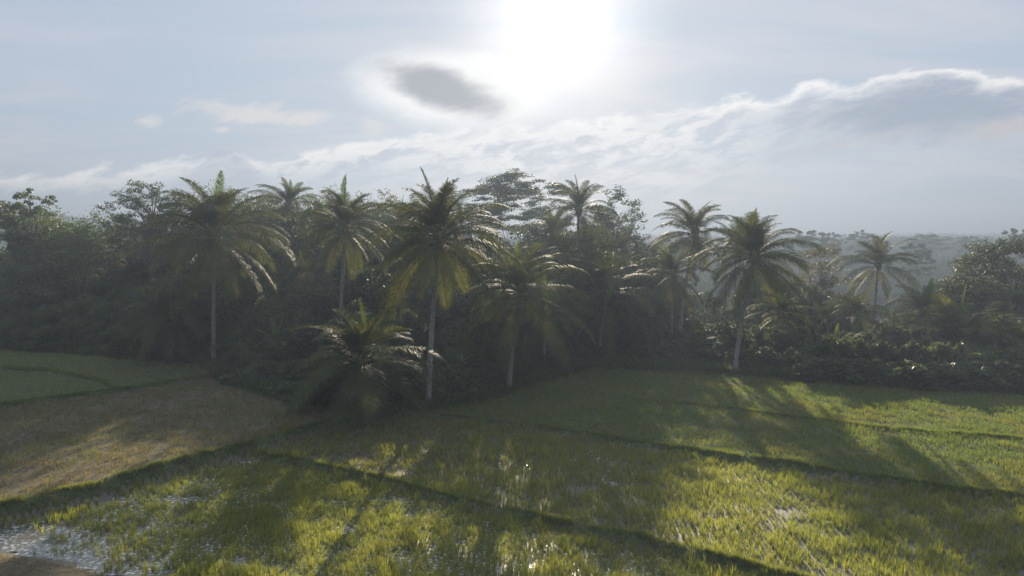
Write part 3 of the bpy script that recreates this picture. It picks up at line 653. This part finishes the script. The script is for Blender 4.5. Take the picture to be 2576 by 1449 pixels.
# individually placed, left to right
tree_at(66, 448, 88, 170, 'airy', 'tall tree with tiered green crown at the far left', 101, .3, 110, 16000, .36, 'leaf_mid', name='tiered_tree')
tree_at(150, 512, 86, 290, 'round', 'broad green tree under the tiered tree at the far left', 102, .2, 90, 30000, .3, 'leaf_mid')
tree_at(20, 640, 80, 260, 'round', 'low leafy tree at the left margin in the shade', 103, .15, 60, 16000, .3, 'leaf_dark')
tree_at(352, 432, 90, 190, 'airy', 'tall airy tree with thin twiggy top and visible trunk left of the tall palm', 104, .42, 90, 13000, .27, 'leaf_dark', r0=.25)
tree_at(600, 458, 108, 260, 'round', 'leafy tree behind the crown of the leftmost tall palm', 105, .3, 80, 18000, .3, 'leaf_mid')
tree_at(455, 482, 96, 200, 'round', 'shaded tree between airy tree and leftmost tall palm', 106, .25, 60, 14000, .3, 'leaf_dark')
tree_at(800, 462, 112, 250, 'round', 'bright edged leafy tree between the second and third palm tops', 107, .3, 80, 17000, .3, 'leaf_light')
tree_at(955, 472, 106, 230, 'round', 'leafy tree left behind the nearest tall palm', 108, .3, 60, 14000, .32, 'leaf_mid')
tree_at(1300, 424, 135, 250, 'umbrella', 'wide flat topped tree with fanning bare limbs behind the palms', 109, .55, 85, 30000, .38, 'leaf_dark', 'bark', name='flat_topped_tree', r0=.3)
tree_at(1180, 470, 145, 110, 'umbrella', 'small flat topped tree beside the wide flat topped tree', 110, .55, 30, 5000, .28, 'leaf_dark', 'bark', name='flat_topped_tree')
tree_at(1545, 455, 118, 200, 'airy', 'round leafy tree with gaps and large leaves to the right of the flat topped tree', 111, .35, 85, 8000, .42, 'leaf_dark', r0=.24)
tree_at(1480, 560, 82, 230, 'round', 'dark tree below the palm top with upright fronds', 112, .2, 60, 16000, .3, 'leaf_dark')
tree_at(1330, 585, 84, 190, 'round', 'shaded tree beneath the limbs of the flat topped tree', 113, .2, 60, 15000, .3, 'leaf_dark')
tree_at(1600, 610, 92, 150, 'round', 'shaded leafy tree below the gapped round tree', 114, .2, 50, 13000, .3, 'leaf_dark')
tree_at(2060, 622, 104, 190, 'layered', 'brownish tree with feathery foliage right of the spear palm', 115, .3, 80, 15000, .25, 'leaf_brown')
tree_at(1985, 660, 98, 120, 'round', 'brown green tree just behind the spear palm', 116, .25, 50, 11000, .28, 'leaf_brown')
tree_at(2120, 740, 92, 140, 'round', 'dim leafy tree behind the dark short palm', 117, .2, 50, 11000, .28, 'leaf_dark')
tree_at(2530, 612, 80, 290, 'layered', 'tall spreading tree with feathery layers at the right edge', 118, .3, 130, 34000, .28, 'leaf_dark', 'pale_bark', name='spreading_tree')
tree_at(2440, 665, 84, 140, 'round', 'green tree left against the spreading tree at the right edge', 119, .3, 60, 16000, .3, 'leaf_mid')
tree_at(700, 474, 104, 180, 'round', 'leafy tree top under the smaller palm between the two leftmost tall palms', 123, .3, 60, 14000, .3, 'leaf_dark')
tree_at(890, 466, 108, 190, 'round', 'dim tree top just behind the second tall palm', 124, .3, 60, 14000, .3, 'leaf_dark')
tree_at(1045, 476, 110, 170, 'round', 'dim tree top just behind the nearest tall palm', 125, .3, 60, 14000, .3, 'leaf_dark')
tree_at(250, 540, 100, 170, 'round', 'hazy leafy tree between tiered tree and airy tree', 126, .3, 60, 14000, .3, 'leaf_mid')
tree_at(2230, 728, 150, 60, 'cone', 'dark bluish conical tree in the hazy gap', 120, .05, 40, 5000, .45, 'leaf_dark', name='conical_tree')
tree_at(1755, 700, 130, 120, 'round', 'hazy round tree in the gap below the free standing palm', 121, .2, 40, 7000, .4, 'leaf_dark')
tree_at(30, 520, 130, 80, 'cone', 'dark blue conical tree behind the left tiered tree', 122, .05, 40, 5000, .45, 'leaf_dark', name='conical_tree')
# fill of the shaded wood behind the palms
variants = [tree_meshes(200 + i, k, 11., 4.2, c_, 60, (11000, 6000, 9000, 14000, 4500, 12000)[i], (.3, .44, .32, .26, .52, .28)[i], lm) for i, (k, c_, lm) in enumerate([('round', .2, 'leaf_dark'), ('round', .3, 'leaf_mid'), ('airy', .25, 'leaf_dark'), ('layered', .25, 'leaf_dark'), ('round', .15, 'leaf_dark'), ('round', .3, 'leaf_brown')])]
rt = random.Random(31)
for i, (px, pc, tp, Y_, lb) in enumerate([(1160, 560, 500, 98, 'slim palm top between the nearest tall palm and the flat topped tree'), (1390, 590, 520, 96, 'slim palm top under the right side of the flat topped tree'), (1560, 640, 570, 94, 'slim palm crown below the gapped round tree'),
    (1350, 660, 600, 80, 'shaded slim palm above the thin pale trunk'), (655, 620, 555, 88, 'shaded palm crown right of the leftmost tall palm'), (930, 640, 580, 84, 'shaded palm crown between the second and nearest tall palms'), (1180, 720, 655, 72, 'shaded palm crown low behind the nearest tall palm'),
    (1455, 700, 640, 76, 'shaded palm crown left of the leaning dark palm'), (2080, 800, 745, 80, 'dim palm crown below the brownish feathery tree'), (2540, 770, 700, 74, 'palm crown at the right margin before the spreading tree'), (330, 700, 640, 90, 'dim palm crown under the tall airy tree'), (150, 700, 640, 86, 'dim palm crown in the left wood')]):
    palm(px - 12 + 5 * (i % 5), 880, px, pc, tp, lb, Yd=Y_, n=15, kind='slim' if i % 2 else 'coco', seed=90 + i, nuts=False, r0=.15)
GW = 'trees massed in the shade of the wood'
SKYL = fn(sorted([(bB(a, 1000, .5), b_) for a, b_ in [(-300, 560), (0, 600), (120, 580), (260, 600), (330, 560), (450, 540), (560, 500), (700, 490), (800, 480), (900, 500), (1000, 495), (1100, 500), (1180, 520), (1200, 640), (1265, 640), (1300, 540), (1400, 540), (1500, 530), (1620, 570), (1660, 640),
                  (1700, 690), (1760, 760), (1820, 700), (1860, 640), (1960, 660), (2080, 690), (2130, 800), (2200, 850), (2330, 860), (2400, 780), (2450, 700), (2700, 680)]]))
ROWL = ['low shaded tree at the field edge', 'shaded tree behind the field edge', 'dim tree inside the wood', 'half hidden high tree', 'hazy high tree at the back']
for row, (dy, sp, dropp) in enumerate([(7, 5.2, 200), (14, 6., 160), (23, 7., 95), (34, 8, 5), (46, 9, -10)]):
    b = -.84
    while b < .84:
        Y0 = float(tree_l(b)) + dy + rt.uniform(-2, 2); Y0 = max(Y0, 62 + dy * .9)
        x = b * Y0; ptop = float(SKYL(b)) + dropp * rt.uniform(.5, 1.3) + rt.uniform(-5, 22); zt = atY(1287 + b * F, ptop, Y0)[1]; zg = float(hz(x, Y0)[0])
        H = zt - zg
        if H > 3.2 and not (row > 1 and .47 < b < .66):
            s = H / 11.; wd = s * rt.uniform(.75, 1.1) if s < 1 else rt.uniform(.9, 1.2)
            if s < .55: wd = max(wd, .5)
            put_tree(variants[rt.randrange(6 if row < 3 else 5)], 'broadleaf_tree', ROWL[row] + ' ' + where(x, Y0), 'tree', x, Y0, (wd, wd, s), rt.uniform(0, 6.28), GW + (' front rows' if row < 2 else ' back rows'), zg)
        b += sp / Y0 * rt.uniform(.8, 1.2)

# ------------------------------------------------------------------ shrubs, bananas along the edge
def shrub_meshes(seed, lm, n=5000, ls=.2):
    rng = np.random.RandomState(seed); a = Acc(); P = []
    for i in range(16):
        c = np.array([rng.normal(0, .6), rng.normal(0, .5), rng.uniform(.45, 1.9)]); c[:2] *= (1.25 - .3 * c[2]); 
        V, F_ = tube([(0, 0, -.1), c * [.5, .5, .55], c], [.05, .03, .012], 5); a.add(V, F_)
        d = rng.normal(size=(n // 16, 3)); d /= np.linalg.norm(d, axis=1)[:, None]; P.append(c + d * (rng.uniform(.2, 1, (n // 16, 1)) ** .6) * [.5, .5, .42])
    V, F_ = leaves(rng, np.concatenate(P), ls, .42)
    return a.mesh('stem', M['bark'], True), mesh('foliage', V, [F_], M[lm])
SHR = [shrub_meshes(300 + i, lm) for i, lm in enumerate(['leaf_dark', 'leaf_mid', 'leaf_dark', 'weeds'])] + [shrub_meshes(310, 'leaf_dark', 2000, .42), shrub_meshes(311, 'leaf_mid', 1100, .6)]
def shrub(x, y, s, label, group, v=None):
    t_ = thing('shrub', label + ' ' + where(x, y), 'shrub', (x, y, float(hz(x, y)[0])), rt.uniform(0, 6.28), s, group)
    mm = SHR[rt.randrange(6) if v is None else (rt.choice((4, 4, 5, 0)) if v == 4 else v)]; obj('stem', mm[0], t_); obj('foliage', mm[1], t_); return t_
def edge_run(px0, px1, step, ys, s0, s1, label, group, v=None):
    p_ = px0
    while p_ < px1:
        b = (p_ - 1287.5) / F / 1.0; Y0 = float(tree_l(b)) + rt.uniform(*ys); x = b * Y0
        shrub(x, Y0, (rt.uniform(.9, 1.4) * max(1, s0 * .65), rt.uniform(.9, 1.3) * max(1, s0 * .65), rt.uniform(s0, s1)), label, group, v); p_ += step * rt.uniform(.7, 1.3)
edge_run(-40, 480, 26, (.6, 3), .9, 1.6, 'green shrub edging the upper left field', 'shrubs edging the left field', 1)
edge_run(-40, 480, 34, (3.5, 6), 1.4, 2.2, 'taller green shrub behind the left field edge', 'taller shrubs behind the left row', 1)
edge_run(560, 1230, 28, (1.2, 3), .45, .85, 'dark low shrub at the field edge', 'shrubs under the middle palms')
edge_run(570, 1220, 34, (3.5, 6), .8, 1.3, 'dark taller shrub behind the low shrubs', 'taller shrubs under the middle palms')
edge_run(1230, 2040, 40, (2, 6), .6, 1.1, 'shaded shrub behind the far paddy', 'shrubs behind the far paddy')
for dy_, s0_, s1_ in ((9, 2.2, 3.2), (17, 2.4, 3.4), (27, 2.6, 3.8), (37, 2.8, 4.)):
    if dy_ < 10: edge_run(1650, 2640, 50, (dy_, dy_ + 5), 1.2, 1.8, 'dim bush in the shade of the wood', 'bushes filling the shade of the wood', None)
    edge_run(-60, 1650, 62, (dy_, dy_ + 5), s0_, s1_, 'dim bush in the shade of the wood', 'bushes filling the shade of the wood', None)
edge_run(2040, 2640, 15, (.3, 2.), .6, 1.1, 'dense large leaved shrub of the hedge', 'hedge shrubs at the right', 4)
edge_run(2040, 2640, 44, (2.5, 6), 1.0, 1.7, 'taller shrub behind the hedge', 'taller shrubs behind the right hedge')

def banana_leaf(seed, L, el0, droop):
    rng = np.random.RandomState(seed); n = 16; s = np.linspace(0, 1, n); el = R(el0) - R(droop) * s ** 1.2
    P = np.zeros((n, 3)); P[1:, 0] = np.cumsum(np.cos(el[1:])) * L / n; P[1:, 2] = np.cumsum(np.sin(el[1:])) * L / n
    wd = .34 * np.sin(np.pi * np.clip((s - .12) / .88, 0, 1)) ** .6 * (s > .12); a = Acc(); V, F_ = tube(P, np.linspace(.03, .006, n), 4); a.add(V, F_)
    for i in range(2, n - 1):
        for sd_ in (-1, 1):
            g_ = rng.uniform(0, .25) if rng.uniform() < .5 else 0; dz = -rng.uniform(.05, .3); T_ = P[i + 1] - P[i]
            a.add([P[i], P[i + 1], P[i + 1] + [-.0, sd_ * wd[i + 1], dz * wd[i + 1]] - T_ * g_, P[i] + [0, sd_ * wd[i], dz * wd[i]]], [np.array([[0, 1, 2, 3]])])
    return a.mesh('leaf', M['banana'])
BL = [[banana_leaf(400 + i * 3 + v, 2.3, e, d) for v in range(2)] for i, (e, d) in enumerate([(82, 25), (68, 55), (50, 85), (28, 95)])]
V, F_ = tube([(0, 0, -.2), (.03, 0, .8), (0, .03, 1.7), (0, 0, 2.3)], [.16, .13, .1, .06], 8); a = Acc(); a.add(V, F_); BST = a.mesh('stem', M['stem'], True)
def banana(px, py_top, Y, label, seed, group=None):
    r = random.Random(seed); x, zt = atY(px, py_top, Y); z = float(hz(x, Y)[0]); k = max(.5, (zt - z) / 4.5)
    t_ = thing('banana_plant', label, 'banana plant', (x, Y, z), r.uniform(0, 6.28), k, group); obj('stem', BST, t_)
    az = 0
    for c_, n in enumerate((2, 3, 3, 2)):
        for q_ in range(n):
            az += 2.4 + r.uniform(-.3, .3); l_ = obj('leaf', BL[c_][r.randrange(2)], t_, (0, 0, 2.25 - .12 * c_)); l_.rotation_euler = (r.uniform(-.2, .2), 0, az); l_.scale = (r.uniform(.8, 1.1),) * 3
ban = [(2030, 850, 67, 'banana plant in shade left of the right hedge'), (2100, 840, 67, 'tall banana plant behind the left end of the hedge'), (2185, 845, 68, 'banana plant behind the hedge under the slender palm'), (2255, 835, 68, 'upright banana plant behind the middle of the hedge'), (2310, 845, 67, 'banana plant behind the hedge under the short yellow palm'), (2385, 860, 65, 'banana plant in front of the big young palm'), (2465, 850, 66, 'banana plant right of the big young palm'), (2525, 865, 64, 'low banana plant near the right margin'), (2570, 810, 68, 'banana plant cut by the right margin'),
       (640, 770, 66, 'shaded banana plant right of the leftmost tall palm'), (690, 790, 62, 'banana plant in the dark clump under the second palm'), (610, 850, 64, 'low banana plant at the foot of the leftmost tall palm'),
       (1150, 870, 57, 'banana plant with drooping pale leaves right of the nearest trunk'), (1185, 890, 59, 'banana plant at the dark forest corner'), (1130, 930, 55.5, 'low banana plant against the nearest trunk'), (1040, 900, 58, 'banana plant left of the nearest trunk'),
       (960, 960, 55.5, 'low banana plant right beside the bushy young palm'), (780, 900, 59, 'banana plant left of the bushy young palm'), (830, 930, 57, 'low banana plant hugging the bushy young palm'),
       (1950, 830, 72, 'banana plant right of the leaning spear palm trunk'), (1985, 860, 71, 'lower banana plant right of the spear palm'), (1800, 850, 74, 'banana plant in the shade left of the spear palm trunk'), (1770, 870, 72, 'banana plant behind the far paddy below the free standing palm'),
       (2075, 870, 64, 'bright banana plant at the left end of the right hedge'), (2055, 890, 66, 'banana plant just outside the right hedge'), (2140, 868, 66, 'banana plant over the hedge under the dark short palm'), (2225, 858, 66, 'banana plant over the hedge below the slender palm'),
       (2290, 852, 66, 'bright leaved banana plant over the hedge'), (2340, 872, 64, 'banana plant with one glowing leaf in front of the young palm'), (2500, 820, 68, 'tall banana plant at the right edge'), (2545, 835, 66, 'banana plant in the corner at the right edge'), (2180, 880, 64, 'low banana plant in the hedge row'), (2430, 890, 63, 'low banana plant below the big young palm'),
       (40, 770, 84, 'banana plant at the left edge of the picture'), (10, 800, 82, 'lower banana plant at the left edge of the picture'), (1560, 850, 74, 'banana plant right of the leaning dark palm'), (1420, 860, 74, 'banana plant between the thin trunks'), (1330, 880, 70, 'banana plant beside the curved foot palm'), (390, 830, 78, 'banana plant left of the young shaded palm')]
for i, (px, py, Y_, lb) in enumerate(ban): banana(px, py, Y_, lb, 500 + i)

# ------------------------------------------------------------------ far wood
rng = np.random.RandomState(61); PP = []; NN = []
def far_ring(r1, r2, n, leavesn, size, rad):
    y = np.sqrt(rng.uniform(r1 ** 2, r2 ** 2, n)); b = rng.uniform(-.85, .85, n); x = b * y; z = hz(x, y)
    Hh = rng.uniform(.75, 1.2, n) * 11; Vs = []
    c = np.stack([x, y, z + Hh * .62], -1); rr = rad * rng.uniform(.7, 1.25, n)
    sub = 7; sc_ = c[:, None] + rng.normal(0, .42, (n, sub, 3)) * np.stack([rr, rr, Hh * .35], -1)[:, None]
    k = max(2, leavesn // sub); d = rng.normal(size=(n, sub, k, 3)); d /= np.linalg.norm(d, axis=-1)[..., None]
    P = sc_[:, :, None] + d * (rr * .38)[:, None, None, None] * [1, 1, .75]
    return leaves(rng, P.reshape(-1, 3), size, .6, .2)
A_ = Acc()
for r1, r2, n, ln_, sz, rd in [(97, 200, 700, 900, .62, 3.6), (200, 340, 1300, 360, .95, 4.2), (340, 600, 2600, 120, 1.7, 4.8), (600, 1100, 4200, 42, 3., 6.5), (1100, 2600, 6000, 21, 6., 12)]:
    V, F_ = far_ring(r1, r2, n, ln_, sz, rd); A_.add(V, F_)
obj('far_forest', A_.mesh('far_forest', M['far_leaf']), kind='stuff', label='hazy blue forest rolling to the horizon beyond the palms', category='forest')
um = [tree_meshes(700 + i, 'umbrella', 20., 7.5, .55, 46, 5000, .55, 'far_leaf', 'bark') for i in range(2)]
for px, py, Y_, wd, lb in [(2040, 574, 260, 90, 'flat topped tree on the skyline right of the spear palm'), (2090, 580, 290, 60, 'smaller flat topped tree on the hazy skyline near the first one'), (2165, 578, 300, 70, 'flat topped tree on the skyline left of the slender palm'),
                           (2300, 605, 200, 90, 'flat topped tree in the haze right of the slender palm crown'), (2340, 586, 330, 110, 'broad flat topped tree on the hazy right skyline'), (2552, 568, 240, 70, 'tiered flat tree on the skyline at the right edge'), (2440, 590, 320, 60, 'small skyline tree before the right edge'), (1675, 592, 220, 60, 'small hazy tree on the skyline left of the free standing palm')]:
    x, zt = atY(px, py, Y_); z = float(hz(x, Y_)[0]); s = (zt - z) / 20; wv = wd / 2 / F * Y_ / 7.5
    put_tree(um[px % 2], 'flat_topped_tree', lb, 'tree', x, Y_, (wv, wv, s), px, None, z)

# ------------------------------------------------------------------ morning haze
hx = (-2700, -100, -17.5); hX = (2700, 3300, 54)
V = [(x, y, z) for x in (hx[0], hX[0]) for y in (hx[1], hX[1]) for z in (hx[2], hX[2])]
m, t, o = mat('haze_air'); v = t.n.new('ShaderNodeVolumePrincipled'); v.inputs['Density'].default_value = .0016
v.inputs['Color'].default_value = (.18, .22, .29, 1); v.inputs['Anisotropy'].default_value = .35
t.l.new(v.outputs[0], o.inputs['Volume'])
try: m.volume_intersection_method
except Exception: pass
obj('haze', mesh('haze', V, [[(0, 1, 3, 2), (4, 6, 7, 5), (0, 4, 5, 1), (2, 3, 7, 6), (0, 2, 6, 4), (1, 5, 7, 3)]], m), kind='stuff', label='thin bright morning haze over the fields and forest', category='haze')
